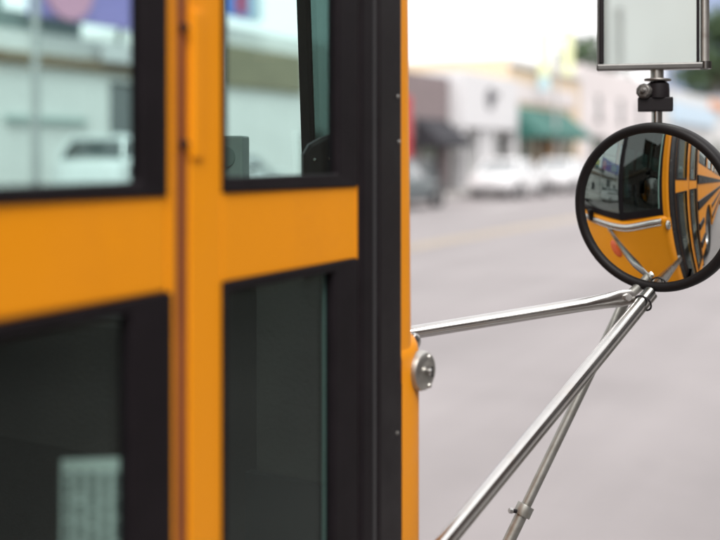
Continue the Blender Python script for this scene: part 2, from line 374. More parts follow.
# key lock on the corner
lk = MB().lathe([(0.0001, 0.010), (0.009, 0.010), (0.012, 0.012), (0.020, 0.0125), (0.0255, 0.009), (0.0275, 0.003), (0.0275, -0.002)], frameM((0.0035, 1.233, 1.208), (1, -0.12, 0)), 24).build('corner_lock', STL, bus, smooth=True, bevel=0.0008, label='small bright round lock plate on the front corner')
MB().lathe([(0.0001, 0.0185), (0.004, 0.0185), (0.0055, 0.017), (0.0062, 0.010)], frameM((0.0035, 1.235, 1.208), (1, -0.12, 0)), 16).build('lock_barrel', CHR, lk, smooth=True)
MB().box(0.0205, 0.0224, 1.2325, 1.2355, 1.201, 1.215).build('key_slot', BLK, lk)
for dz in (0.0195, -0.0195):
    MB().lathe([(0.0001, 0.004), (0.003, 0.003), (0.004, 0.0)], frameM((0.0155, 1.236, 1.208 + dz), (1, 0, 0)), 10).build('screw_or_glint', STL, lk, smooth=True)

# nose lamps, grille, bumper, wipers
def ellipse_lens(name, c, n_, rx, rz, d, m, parent):
    M = frameM(c, n_); 
    rings = [[M @ Vector((rz * k * math.cos(2*PI*i/28), rx * k * math.sin(2*PI*i/28), z)) for i in range(28)] for k, z in ((1, -0.01), (1, d*.4), (.85, d*.8), (.5, d), (.02, d*1.05))]
    return MB().loft(rings).build(name, m, parent, smooth=True)
for sx in (1, -1):
    X = lambda x: -1.2 + sx * (x + 1.2)
    l = ellipse_lens('turn_signal', (X(-0.335), 1.400, 1.045), (0.14 * sx, 1, 0), 0.045, 0.06, 0.02, AMB, bus)
    ellipse_lens('signal_bezel', (X(-0.335), 1.392, 1.045), (0.14 * sx, 1, 0), 0.054, 0.069, 0.012, CHR, l)
    for k, x in enumerate((-0.34, -0.56)):
        h = ellipse_lens('headlight', (X(x), 1.402 + 0.02 * k, 0.77), (0.1 * sx, 1, 0), 0.075, 0.075, 0.02, CLR, bus)
        ellipse_lens('headlight_ring', (X(x), 1.394 + 0.02 * k, 0.77), (0.1 * sx, 1, 0), 0.088, 0.088, 0.012, CHR, h)
    wp = MB().tube([(X(-0.55), 1.418, 1.262), (X(-0.72), 1.425, 1.292), (X(-0.9), 1.430, 1.305)], 0.006, 8).build('wiper', BLK, bus)
    MB().tube([(X(-0.62), 1.408, 1.31), (X(-0.9), 1.424, 1.308), (X(-1.15), 1.428, 1.306)], 0.008, 6).build('wiper_blade', RUB, wp)
    MB().box(min(X(-0.57), X(-0.53)), max(X(-0.57), X(-0.53)), 1.405, 1.452, 1.19, 1.262).build('wiper_base', BLK, bus, bevel=0.006)
gr = MB().box(-1.75, -0.65, 1.40, 1.456, 0.62, 1.02).build('grille', BLK, bus, bevel=0.01)
for k in range(8): MB().box(-1.73, -0.67, 1.45, 1.47, 0.64 + k*0.047, 0.658 + k*0.047).build('grille_slat', CHR, gr, bevel=0.003)
bp = smoothpl([(0.02, 1.10), (0.03, 1.24), (-0.03, 1.42), (-0.22, 1.50), (-0.6, 1.545), (-1.2, 1.56)], 2); bpF = mirror_pl(bp)
bi = [(x, y - 0.12) for x, y in bpF][::-1]
MB().loft([[(x, y, z) for x, y in bpF + bi] for z in (0.42, 0.45, 0.67, 0.70)]).build('bumper', BLK, bus, smooth=True, bevel=0.012)

# side walls, windows, roof, rear, underside
def side(xs, out, door):
    ya = 0.350 if door else 1.179
    yw = -0.55; rw = 0.52; yr = -6.6
    pts = [(ya, 0.45)]
    def arch(yc):
        return [(yc + rw * math.cos(t), 0.50 + rw * math.sin(t)) for t in [PI * k / 14 for k in range(15)]]
    pts += [(yw + rw, 0.45)] + arch(yw) + [(yw - rw, 0.45), (yr + rw, 0.45)] + arch(yr) + [(yr - rw, 0.45), (-9.0, 0.45), (-9.0, 1.64), (ya, 1.64)]
    m = MB().prism(pts, 'x', xs - out * 0.03, xs)
    o = m.build('side_wall', YEL, bus)
    bm = bmesh.new(); bm.from_mesh(o.data); bmesh.ops.triangulate(bm, faces=[f for f in bm.faces if len(f.verts) > 4]); bm.to_mesh(o.data); bm.free()
    for z, h in ((0.58, 0.10), (0.84, 0.09), (1.10, 0.12), (1.42, 0.12)):
        segs = [(ya, yw + rw + .03), (yw - rw - .03, yr + rw + .03), (yr - rw - .03, -9.0)] if z < 0.95 else [(ya, -9.0)]
        for a, b in segs:
            MB().prism([(xs - out*.01, z), (xs + out*.012, z + .008), (xs + out*.012, z + h - .008), (xs - out*.01, z + h)], 'y', b, a).build('rub_rail', BLK, bus)
    # window band
    n = 12; w0 = (ya + 9.0) / n
    band = MB(); band.box(xs - out*.03, xs - out*.001, -9.0, ya, 1.641, 1.68); band.box(xs - out*.03, xs - out*.001, -9.0, ya, 2.36, 2.44)
    for k in range(n + 1):
        y = -9.0 + k * w0; band.box(xs - out*.03, xs - out*.001, max(-9.0, y - .045), min(ya, y + .045), 1.681, 2.359)
    band.build('window_band', YEL, bus)
    for k in range(n):
        y0 = -9.0 + k * w0 + .046; y1 = -9.0 + (k+1) * w0 - .046
        m = MB()
        for a, b, c, d in ((y0, y1, 1.682, 1.71), (y0, y1, 2.33, 2.358), (y0, y0 + .026, 1.711, 2.329), (y1 - .026, y1, 1.711, 2.329), (y0 + .027, y1 - .027, 2.0, 2.025)):
            m.box(min(xs - out*.026, xs - out*.006), max(xs - out*.026, xs - out*.006), a, b, c, d)
        f = m.build('side_window', BLK, bus)
        MB().box(xs - out*.018 - .002, xs - out*.018 + .002, y0 + .02, y1 - .02, 1.70, 2.34).build('pane', GLD, f)
side(0.0, 1, True); side(-2.4, -1, False)
pr = [(0.0, 2.44), (-0.03, 2.58), (-0.12, 2.70), (-0.30, 2.79), (-0.7, 2.86), (-1.2, 2.88)]
MB().box(-2.368, -2.360, -8.95, 1.15, 0.72, 1.66).build('wall_lining', DRK, bus); MB().box(-0.042, -0.034, -8.95, 0.30, 0.72, 1.66).build('wall_lining', DRK, bus)
prF = smoothpl(pr, 2); prF = prF + [(-2.4 - x, z) for x, z in reversed(prF[:-1])]
inn = [(-1.2 + (x + 1.2) * 0.97, z - 0.04) for x, z in prF][::-1]
MB().prism(prF + inn, 'y', -9.0, 1.19).build('roof', YEL, bus, smooth=True)
MB().box(-0.03, 0.0, 0.351, 1.19, 2.421, 2.445).build('roof_edge', YEL, bus)
MB().box(-2.37, -0.03, -9.0, -8.96, 0.45, 2.84).build('rear_wall', YEL, bus)
MB().prism(prF[:], 'y', 1.17, 1.195).build('roof_front', YEL, bus)
MB().box(-2.37, -0.62, -8.95, 1.28, 0.66, 0.72).build('floor', DRK, bus)
MB().box(-0.62, -0.035, -8.95, 0.35, 0.66, 0.72).build('floor', DRK, bus)
for k, z in enumerate((0.36, 0.53)):
    MB().box(-0.035 - 0.27 * (k+1), -0.036 - 0.27 * k, 0.36, 1.16, z - 0.03, z).build('step', DRK, bus, bevel=0.01)
    MB().box(-0.045 - 0.27 * (k+1), -0.035 - 0.27 * (k+1), 0.36, 1.16, z, z + 0.17).build('step_riser', STL if k == 0 else DRK, bus)
MB().box(-2.36, -0.10, 1.165, 1.18, 0.36, 1.05).build('firewall', DRK, bus)
MB().prism([(1.24, 0.85), (1.24, 1.338), (1.12, 1.335), (1.0, 1.28), (0.95, 1.12), (1.03, 0.85)], 'x', -2.30, -0.24).build('dashboard', DSH, bus, bevel=0.02, seg=3)
MB().box(-0.238, -0.03, 1.19, 1.208, 0.5, 1.345).build('kick_panel', mat('kick_vinyl', (0.052, 0.045, 0.040), 0.6, var=0.25, scale=5, bump=0.1, bscale=150), bus)
MB().prism([(1.16, 0.74), (1.16, 1.16), (0.75, 1.10), (0.62, 0.95), (0.62, 0.74)], 'x', -1.55, -0.85).build('engine_cover', DSH, bus, bevel=0.04, seg=3)
MB().tube([(-0.64, 0.38, 0.72), (-0.64, 0.38, 1.5), (-0.64, 0.36, 2.75)], 0.016, 12).build('grab_pole', STL, bus, smooth=True)
MB().box(-0.66, -0.05, 0.30, 0.32, 0.72, 1.28).build('modesty_panel', DRK, bus, bevel=0.005)
sw = MB().tube([(-1.8 + .22*math.cos(t), 0.86 - .14*math.sin(t), 1.33 + .17*math.sin(t)) for t in [2*PI*k/32 for k in range(33)]], 0.014, 10).build('steering_wheel', BLK, bus, smooth=True)
MB().tube([(-1.8, 0.86, 1.33), (-1.8, 1.0, 1.18)], [0.05, 0.03], 12).build('steering_column', BLK, sw)
MB().tube([(-2.02, 0.86, 1.33), (-1.58, 0.86, 1.33)], 0.012, 8).build('spoke', BLK, sw)
def seat(x0, x1, y0, zb=0.72, name='seat'):
    s = MB().box(x0, x1, y0, y0 + .42, zb + .32, zb + .45).build(name, SEAT, bus, bevel=0.03)
    MB().box(x0, x1, y0 - .10, y0 + .02, zb + .36, zb + 1.0).build('backrest', SEAT, s, bevel=0.03)
    MB().box(x0 + .05, x1 - .05, y0 + .06, y0 + .34, zb, zb + .32).build('seat_base', DRK, s)
seat(-2.1, -1.55, 0.22, name='driver_seat')
for k in range(10):
    for x0 in (-2.34, -0.95): seat(x0, x0 + .9, -1.0 - .78 * k)
# dark heater hood on the dash corner
hc = Vector((-0.140, 1.20, 1.50)); ha = Vector((0.80, 0.60, 0)); hb = Vector((-0.60, 0.80, 0))
prf = [(-0.022, -0.16), (-0.022, 0.004), (-0.014, 0.018), (0.004, 0.028), (0.030, 0.037), (0.046, 0.030), (0.046, -0.16)]
hv = [tuple(hc + ha * a + hb * d + Vector((0, 0, z))) for d in (-0.018, 0.018) for a, z in prf]
fn = MB().add(hv, [tuple(range(7))[::-1], tuple(range(7, 14))] + [(k, (k+1) % 7, (k+1) % 7 + 7, k + 7) for k in range(7)]).build('heater_hood', BLK, bus, bevel=0.006, seg=3)
for a, z in ((-0.006, -0.004), (0.014, -0.002)):
    MB().lathe([(0.0001, 0.002), (0.0018, 0.0015), (0.0024, 0.0)], frameM(hc + ha * a - hb * 0.0182 + Vector((0, 0, z)), -hb), 10).build('screw_or_glint', CHR, fn, smooth=True)  # chrome dots added as the small highlights on the dark hood

def wheel(x, y, out):
    wh = empty('wheel', (x, y, 0.50), 0, bus)
    M = frameM((0, 0, 0), (out, 0, 0))
    MB().lathe([(0.29, 0.0), (0.36, 0.02), (0.46, 0.015), (0.495, -0.02), (0.50, -0.06), (0.50, -0.20), (0.47, -0.26), (0.29, -0.26)], M, 40).build('tyre', TYR, wh, smooth=True)
    MB().lathe([(0.30, -0.005), (0.28, -0.02), (0.27, -0.06), (0.16, -0.08), (0.14, -0.03), (0.09, 0.0), (0.0001, 0.005)], M, 32).build('rim', RIMM, wh, smooth=True)
for y in (-0.55, -6.6):
    wheel(-0.05, y, 1); wheel(-2.35, y, -1)
for yy in (-0.55, -6.6):
    for xx in (-0.36, -2.34): MB().box(xx, xx + 0.30, yy - .56, yy + .56, 1.025, 1.05).build('wheel_housing', DRK, bus)

# ------------------------------------------------------------------ mirrors and their arms
MC = Vector((0.2035, 1.7265, 1.4133))              # centre of the round mirror
MN = Vector((-math.sin(R(10.0)), -math.cos(R(10.0)), -0.0875)).normalized()
RS = 0.50; KM = 1.069; GR = 0.1215 * KM
FM = frameM(MC, MN)
cm = empty('convex_mirror', (0, 0, 0), 0, bus); cm['label'] = 'round convex mirror with black rim showing the reflected bus nose'
zed = -math.sqrt(RS*RS - GR*GR)
prof = [(max(0.00005, RS * math.sin(t)), RS * math.cos(t) + zed) for t in [math.asin(GR / RS) * k / 40 for k in range(41)]]
MB().lathe(prof, FM, 128).build('mirror_glass', MIR, cm, smooth='all')
MB().lathe([(r_ * KM, z_) for r_, z_ in [(0.1200, -0.004), (0.1206, 0.0025), (0.1224, 0.0050), (0.1270, 0.0066), (0.1315, 0.0058), (0.1342, 0.0030), (0.1355, -0.002), (0.1358, -0.012), (0.1345, -0.020), (0.1290, -0.023)]], FM, 128).build('rim', RIMB, cm, smooth='all')
MB().lathe([(r_ * KM, z_) for r_, z_ in [(0.1335, -0.018), (0.125, -0.028), (0.100, -0.041), (0.06, -0.050), (0.025, -0.053), (0.0001, -0.053)]], FM, 64).build('housing', mat('grey_shell', (0.10, 0.095, 0.10), 0.4), cm, smooth='all')
POLE = Vector((0.1925, 1.8064, 0))
JZ = 1.297
bx_ = MC - MN * 0.052
MB().tube([bx_, (POLE.x, POLE.y - 0.004, bx_.z)], 0.012, 14).build('ball_stud', STL, cm, smooth=True)
MB().lathe([(0.0001, 0.022), (0.019, 0.022), (0.021, 0.019), (0.021, -0.019), (0.019, -0.022), (0.0001, -0.022)], frameM((POLE.x, POLE.y, bx_.z), (0, 0, 1)), 24).build('pole_clamp', STL, cm, smooth=True)

pole = MB().tube([(POLE.x, POLE.y, JZ - 0.018), (POLE.x, POLE.y, 1.4), (POLE.x, POLE.y, 1.652)], 0.0094, 24).build('mirror_pole', CHR, bus, smooth=True, label='thin bright vertical pole joining the two mirrors')
# adjusting clamp between the mirrors
cl = empty('mirror_clamp', (0, 0, 0), 0, bus); cl['label'] = 'black clamp with a round knob between the two mirrors'
pz = lambda py: 1.5 + (157 - py) / 1000 * 1.775
def rbox(c, sx, sy, sz, rz, name, m, parent, bev=0.002):
    M = Matrix.Translation(Vector(c)) @ Matrix.Rotation(rz, 4, 'Z')
    b = MB().box(-sx/2, sx/2, -sy/2, sy/2, -sz/2, sz/2); b.v = [tuple(M @ Vector(v)) for v in b.v]
    return b.build(name, m, parent, bevel=bev, seg=3)
rbox((POLE.x - 0.003, POLE.y, pz(104.5)), 0.060, 0.034, pz(97.5) - pz(111.5), TH - R(15), 'clamp_block', BLK, cl)
MB().tube([(POLE.x + .002, POLE.y, pz(98)), (POLE.x + .002, POLE.y, pz(90)), (POLE.x + .002, POLE.y, pz(84)), (POLE.x + .002, POLE.y, pz(81.5))], [0.0198, 0.0198, 0.0187, 0.013], 24).build('clamp_collar', BLK, cl, smooth=True)
MB().lathe([(0.0001, 0.004), (0.0225, 0.004), (0.0235, 0.002), (0.0225, 0.0), (0.0001, 0.0)], frameM((POLE.x + .001, POLE.y, pz(81.0)), (0.03, 0, 1)), 28).build('washer', mat('dark_washer', (0.16, 0.15, 0.14), 0.45, 0.8), cl, smooth=True)
right = Vector((math.cos(TH), math.sin(TH), 0)); fwd = Vector((-math.sin(TH), math.cos(TH), 0))
kc = POLE - right * 0.0225 - fwd * 0.006; kc.z = pz(92)
kn = (-right * 0.55 - fwd * 0.8 + Vector((0, 0, 0.12))).normalized()
MB().tube([kc + kn * 0.012, kc - kn * 0.02], [0.009, 0.010], 16).build('knob_stem', STL, cl, smooth=True)
MB().lathe([(0.0001, 0.016), (0.004, 0.016), (0.0055, 0.013), (0.0115, 0.012), (0.0138, 0.009), (0.0138, 0.0), (0.010, -0.004), (0.0001, -0.004)], frameM(kc, kn), 10).build('knob', mat('dark_knob', (0.10, 0.095, 0.09), 0.45, 0.6, grime=((0.4, 0.38, 0.35), 0.8), gscale=90), cl, smooth=True, bevel=0.001)
MB().tube([(POLE.x + .014, POLE.y - .004, pz(98)), (POLE.x + .014, POLE.y - .004, pz(83))], 0.0045, 12).build('clamp_bolt', CHR, cl, smooth=True)
# flat rectangular mirror
fm = empty('flat_mirror', (0, 0, 0), 0, bus); fm['label'] = 'flat rectangular mirror in a bright metal frame above the round one'
FA = R(15.0)                                   # the glass faces back along the kerb
FN = Vector((math.sin(FA), -math.cos(FA), 0.0)); FX = Vector((math.cos(FA), math.sin(FA), 0)); 
FMc = Vector((POLE.x, POLE.y, 0)) - FX * 0.008 - FN * -0.004
def fpt(a, d, z): p = FMc + FX * a + FN * d; return (p.x, p.y, z)
ZF0 = pz(68.5); FW = 0.0915; FH = 0.262
def fbox(a0, a1, d0, d1, z0, z1):
    m = MB(); return m.add([fpt(a0,d0,z0), fpt(a1,d0,z0), fpt(a1,d1,z0), fpt(a0,d1,z0), fpt(a0,d0,z1), fpt(a1,d0,z1), fpt(a1,d1,z1), fpt(a0,d1,z1)],
                     [(3,2,1,0),(4,5,6,7),(0,1,5,4),(1,2,6,5),(2,3,7,6),(3,0,4,7)])
fbox(-FW + .006, FW - .006, 0.0, 0.006, ZF0 + .004, ZF0 + FH - .004).build('mirror_glass', MIRF, fm)
fbox(-FW + .002, FW - .002, -0.014, -0.001, ZF0 + .002, ZF0 + FH - .002).build('back_plate', BLK, fm)
fbox(-FW, -FW + .0085, -0.010, 0.010, ZF0 + .0095, ZF0 + FH).build('side_channel', BLK, fm, bevel=0.002)
MB().tube([fpt(-FW - .001, 0.004, ZF0), fpt(-FW - .001, 0.004, ZF0 + FH)], 0.003, 10).build('frame_edge', FRM, fm, smooth=True)
fbox(-FW - .005, FW + .005, -0.014, 0.012, ZF0 - .003, ZF0 + .009).build('bottom_rail', FRM, fm, bevel=0.003, seg=3)
fbox(-FW - .005, FW + .005, -0.014, 0.012, ZF0 + FH + .001, ZF0 + FH + .012).build('top_rail', FRM, fm, bevel=0.003, seg=3)
MB().tube([fpt(FW - .004, 0.002, ZF0 + .003), fpt(FW - .004, 0.002, ZF0 + FH)], 0.0082, 20).build('side_tube', STL, fm, smooth=True)
fbox(FW - .0175, FW - .0125, 0.001, 0.009, ZF0 + .0095, ZF0 + FH).build('side_channel', RUB, fm)
MB().tube([fpt(FW - .002, 0.004, ZF0 - .003), fpt(FW - .002, 0.004, ZF0 + .010)], 0.0100, 16).build('corner_boss', FRM, fm, smooth=True)
MB().tube([(POLE.x, POLE.y, pz(81)), (POLE.x, POLE.y, pz(70))], 0.0115, 20).build('socket', STL, fm, smooth=True)

# arms
def arm_flat(a, b, r, flatlen, name, m, nose=True):
    """a steel tube whose far end is pressed flat for the bolt"""
    a, b = Vector(a), Vector(b); L = (b - a).length; d = (b - a) / L
    ts = [0, 0.25, 0.5, 0.75, 1 - flatlen / L, 1 - flatlen * 0.55 / L, 1 - flatlen * 0.3 / L, 1 - flatlen*0.06 / L, 1.0]
    fl = [(1, 1)] * 5 + [(0.55, 1.12), (0.28, 1.25), (0.26, 1.05), (0.22, 0.55)]
    return MB().tube([a + d * (L * t) for t in ts], r, 20, True, fl).build(name, m, bus, smooth=True)
PJ = Vector((POLE.x, POLE.y, JZ))
boltA = ray(627, 297.5, 1.70); 
A1 = boltA + (boltA - Vector((-0.34, 1.405, 1.168))).normalized() * 0.014
ra = arm_flat((-0.34, 1.405, 1.168), A1, 0.0116, 0.085, 'mirror_arm', CHR); ra['label'] = 'upper bright steel arm running level from the nose to the mirrors'
MB().lathe([(0.0001, 0.0075), (0.0062, 0.0075), (0.0072, 0.006), (0.0072, 0.0), (0.0001, -0.012)], frameM(boltA - fwd * 0.0035, -fwd + Vector((0, 0, .25))), 6).build('bolt', CHR, ra, smooth=True, bevel=0.0006)
MB().lathe([(0.0001, 0.010), (0.017, 0.009), (0.020, 0.0), (0.020, -0.03)], frameM((-0.34, 1.402, 1.168), (0.1, 1, 0)), 24).build('arm_flange', CHR, ra, smooth=True)
# joint block under the round mirror
jt = MB().tube([PJ + Vector((0, 0, -0.022)), PJ + Vector((0, 0, 0.012))], 0.0135, 20).build('arm_joint', STL, bus, smooth=True)
MB().tube([boltA + fwd * 0.002, PJ], [0.008, 0.009], 12).build('joint_lug', STL, jt, smooth=True)
B0 = ray(650, 292, 1.71); B1 = Vector((0.020, 1.165, 0.945))
rb = MB().tube([B1, B1.lerp(B0, 0.3), B1.lerp(B0, 0.6), B1.lerp(B0, 0.93), B0], 0.0104, 24).build('mirror_arm', CHR, bus, smooth=True, label='thick bright steel arm slanting down to the front corner')
off = right * 0.0105 + fwd * 0.010 + Vector((0, 0, -0.0075))
MB().tube([B1 + off, B0 + off], 0.0052, 14).build('stay_rod', STL, rb, smooth=True)
dB = (B0 - B1).normalized()
MB().lathe([(0.0150, -0.0022), (0.0165, 0.0), (0.0150, 0.0022), (0.013, 0.0), (0.0150, -0.0022)], frameM(B1.lerp(B0, 0.955) + off * 0.3, dB), 24).build('wire_tie', BLK, rb, smooth=True)
MB().lathe([(0.0001, 0.018), (0.008, 0.018), (0.011, 0.012), (0.017, 0.008), (0.018, 0.0)], frameM((0.004, 1.163, 0.942), (1, 0, 0)), 24).build('arm_flange', STL, rb, smooth=True)
C0 = ray(624, 303, 1.765); C1 = ray(461, 640, 1.64)
cs = C0.lerp(C1, 0.632)
rc = MB().tube([C0, C0.lerp(cs, 0.15), C0.lerp(cs, 0.4), cs], 0.0084, 18, True, [(0.5, 1.3), (1, 1), (1, 1), (1, 1)]).build('mirror_arm', GAL, bus, smooth=True, label='thin dull telescopic arm with a clamp, behind the thick arm')
MB().tube([C0.lerp(C1, 0.62), C1], 0.0102, 18).build('outer_tube', GAL, rc, smooth=True)
dC = (C1 - C0).normalized()
cc = MB().lathe([(0.0098, -0.0095), (0.0142, -0.0095), (0.0146, -0.008), (0.0146, 0.008), (0.0142, 0.0095), (0.0098, 0.0095)], frameM(cs, dC), 22).build('tube_clamp', GAL, rc, smooth=True)
sb = cs - right * 0.011 - fwd * 0.006
sd = (-right * 0.9 - fwd * 0.35 + Vector((0, 0, 0.22))).normalized()
MB().tube([sb, sb + sd * 0.012], 0.0034, 12).build('clamp_screw', BLK, rc, smooth=True)
MB().lathe([(0.0001, 0.006), (0.0042, 0.006), (0.0050, 0.004), (0.0050, 0.0), (0.0001, 0.0)], frameM(sb + sd * 0.011, sd), 6).build('screw_head', CHR, rc, smooth=True)
MB().box(C1.x - .03, C1.x + .03, C1.y - .06, C1.y + .01, C1.z - .04, C1.z + .01).build('arm_foot', STL, rc, bevel=0.006)

# ------------------------------------------------------------------ small things in the bus
def paper_mat():
    m = bpy.data.materials.new('printed_paper'); m.use_nodes = True; n = m.node_tree; L = n.links; p = n.nodes['Principled BSDF']
    p.inputs['Roughness'].default_value = 0.7
    tc = n.nodes.new('ShaderNodeTexCoord'); sp = n.nodes.new('ShaderNodeSeparateXYZ'); L.new(tc.outputs['Generated'], sp.inputs[0])
    # lines of small print run up the sheet: columns across (generated y), words along (generated z)
    col = n.nodes.new('ShaderNodeMath'); col.operation = 'MULTIPLY'; col.inputs[1].default_value = 5.0; L.new(sp.outputs[1], col.inputs[0])
    fr = n.nodes.new('ShaderNodeMath'); fr.operation = 'FRACT'; L.new(col.outputs[0], fr.inputs[0])
    fl = n.nodes.new('ShaderNodeMath'); fl.operation = 'FLOOR'; L.new(col.outputs[0], fl.inputs[0])
    inl = n.nodes.new('ShaderNodeMath'); inl.operation = 'COMPARE'; inl.inputs[1].default_value = 0.5; inl.inputs[2].default_value = 0.27; L.new(fr.outputs[0], inl.inputs[0])
    cb = n.nodes.new('ShaderNodeCombineXYZ'); L.new(fl.outputs[0], cb.inputs[0])
    zz = n.nodes.new('ShaderNodeMath'); zz.operation = 'MULTIPLY'; zz.inputs[1].default_value = 26; L.new(sp.outputs[2], zz.inputs[0]); L.new(zz.outputs[0], cb.inputs[1])
    nz = n.nodes.new('ShaderNodeTexNoise'); nz.inputs['Scale'].default_value = 1.7; nz.inputs['Detail'].default_value = 4; L.new(cb.outputs[0], nz.inputs['Vector'])
    th = n.nodes.new('ShaderNodeMath'); th.operation = 'GREATER_THAN'; th.inputs[1].default_value = 0.41; L.new(nz.outputs[0], th.inputs[0])
    top = n.nodes.new('ShaderNodeMath'); top.operation = 'LESS_THAN'; top.inputs[1].default_value = 0.93; L.new(sp.outputs[2], top.inputs[0])
    m1 = n.nodes.new('ShaderNodeMath'); m1.operation = 'MULTIPLY'; L.new(inl.outputs[0], m1.inputs[0]); L.new(th.outputs[0], m1.inputs[1])
    m2 = n.nodes.new('ShaderNodeMath'); m2.operation = 'MULTIPLY'; L.new(m1.outputs[0], m2.inputs[0]); L.new(top.outputs[0], m2.inputs[1])
    m3 = n.nodes.new('ShaderNodeMath'); m3.operation = 'MULTIPLY'; m3.inputs[1].default_value = 0.95; L.new(m2.outputs[0], m3.inputs[0])
    mx = n.nodes.new('ShaderNodeMixRGB'); mx.inputs[1].default_value = (0.36, 0.375, 0.35, 1); mx.inputs[2].default_value = (0.03, 0.035, 0.035, 1)
    L.new(m3.outputs[0], mx.inputs[0]); L.new(mx.outputs[0], p.inputs['Base Color'])
    return m
# the sheet is taped by its front edge and stands away from the glass
pa, pb = Vector((-0.0115, 0.664, 0)), Vector((-0.054, 0.634, 0))
pnrm = Vector((0.030, -0.0425, 0)).normalized() * 0.0006
pn = MB().add([tuple(p + o + Vector((0, 0, z))) for z in (1.068, 1.236) for p, o in ((pa, pnrm), (pb, pnrm), (pb, -pnrm), (pa, -pnrm))],
              [(0,1,2,3), (7,6,5,4), (0,4,5,1), (1,5,6,2), (2,6,7,3), (3,7,4,0)]).build('paper_notice', paper_mat())
tag(pn, 'pale printed paper notice taped inside the lower glass of the door', 'notice')
bxo = empty('cardboard_box', (-0.335, 1.225, 1.30), R(20))
tag(bxo, 'small grey-green box standing on the dashboard behind the windscreen', 'box')
GB = mat('box_card', (0.46, 0.51, 0.48), 0.6, var=0.15)
MB().box(-0.045, 0.045, -0.02, 0.02, 0.042, 0.232).build('carton', GB, bxo, bevel=0.003)
MB().lathe([(0.0001, 0.002), (0.016, 0.002), (0.016, 0.0)], frameM((0.018, -0.0205, 0.20), (0, -1, 0)), 20).build('emblem', mat('box_print', (0.30, 0.35, 0.325), 0.6), bxo)

# ------------------------------------------------------------------ street fronts
def wallgrid(x0, x1, z0, z1, ops, y0=0.0, y1=0.25):
    m = MB()
    xs = sorted({x0, x1, *[o[0] for o in ops], *[o[1] for o in ops]}); zs = sorted({z0, z1, *[o[2] for o in ops], *[o[3] for o in ops]})
    for i in range(len(xs) - 1):
        run = None
        for k in range(len(zs) - 1):
            cx_, cz = (xs[i]+xs[i+1])/2, (zs[k]+zs[k+1])/2
            hole = any(o[0] < cx_ < o[1] and o[2] < cz < o[3] for o in ops)
            if not hole:
                if run is None: run = [zs[k], zs[k+1]]
                else: run[1] = zs[k+1]
            if hole or k == len(zs) - 2:
                if run: m.box(xs[i], xs[i+1], y0, y1, run[0], run[1]); run = None
    return m
FRW = mat('white_frame', (0.55, 0.55, 0.54), 0.5)
FRD = mat('dark_frame', (0.04, 0.04, 0.042), 0.5)
SHOP = mat('shop_interior', (0.10, 0.095, 0.09), 0.8, var=0.3, scale=1.5)
def building(name, label, loc, rz, W, H, wallm, ops, doors=(), depth=12, frame=FRD, cornice=None, cat='building', fo=0.0):
    """front wall along local x from 0 to W; ops / doors are openings (x0, x1, z0, z1)"""
    b = empty(name, loc, rz); tag(b, label, cat)
    wallgrid(0, W, 0, H, list(ops) + list(doors)).build('front_wall', wallm, b)
    MB().box(0, 0.25, 0.251, depth, 0, H - .02).build('side_wall', wallm, b); MB().box(W - .25, W, 0.251, depth, 0, H - .02).build('side_wall', wallm, b)
    MB().box(0.251, W - .251, depth - .25, depth, 0, H - .02).build('back_wall', wallm, b)
    MB().box(0.251, W - .251, 0.251, depth - .251, H - .5, H - .3).build('roof', mat('flat_roof', (0.25, 0.25, 0.25), 0.9), b)
    MB().box(0.251, W - .251, 1.6, 1.7, 0.0, H - .51).build('partition', SHOP, b)
    for o in list(ops) + list(doors):
        isd = o in doors
        f = MB(); t = 0.07
        f.box(o[0], o[0]+t, .08, .16, o[2], o[3]); f.box(o[1]-t, o[1], .08, .16, o[2], o[3])
        f.box(o[0]+t, o[1]-t, .08, .16, o[3]-t, o[3]); f.box(o[0]+t, o[1]-t, .08, .16, o[2], o[2] + (t if not isd else .25))
        if o[1]-o[0] > 2.2: f.box((o[0]+o[1])/2 - .03, (o[0]+o[1])/2 + .03, .08, .16, o[2]+t, o[3]-t)
        w_ = f.build('shop_door' if isd else 'window', frame, b)
        MB().box(o[0]+.03, o[1]-.03, .11, .125, o[2]+.03, o[3]-.03).build('pane', GLI, w_)
        if isd: MB().box(o[1]-.2, o[1]-.16, .03, .08, 1.0, 1.3).build('handle', CHR, w_)
        else: MB().box(o[0]-.05, o[1]+.05, -.06, .078, o[2]-.09, o[2]-.001).build('sill', frame, w_)
    if cornice:
        cz, ch, cmm = cornice
        MB().box(-0.02, W + .02, -0.16, -0.001, cz, cz + ch).build('cornice', cmm, b, bevel=0.03)
    return b
def awning(b, x0, x1, z0, z1, out, m, name='awning', valance=0.28):
    a = MB().prism([(0 - .002, z1), (-out, z0 + valance), (-out, z0 + valance - .04), (-.002, z1 - .08)], 'x', x0, x1).build(name, m, b)
    MB().box(x0, x1, -out - .015, -out + .0, z0, z0 + valance).build('valance', m, a)
    for x in (x0 + .02, x1 - .02):
        MB().prism([(-.002, z1 - .08), (-out, z0 + valance - .04), (-out, z0), (-.002, z0)], 'x', x - .012, x + .012).build('awning_side', m, a)
W1 = mat('white_stucco', (0.55, 0.55, 0.54), 0.8, var=0.06, scale=0.8, bump=0.1, bscale=20)
W3 = mat('bright_stucco', (0.72, 0.72, 0.70), 0.8, var=0.05, scale=0.8)
W2 = mat('offwhite_stucco', (0.56, 0.57, 0.545), 0.8, var=0.06, scale=0.8)
BRN = mat('brown_timber', (0.20, 0.14, 0.085), 0.7, var=0.2, scale=2)
TAN = mat('tan_panel', (0.22, 0.195, 0.125), 0.7, var=0.12, scale=2)
MRN = mat('maroon_grey_brick', (0.20, 0.16, 0.162), 0.85, var=0.15, scale=3)
CRM = mat('cream_stucco', (0.62, 0.50, 0.36), 0.85, var=0.06, scale=0.8)
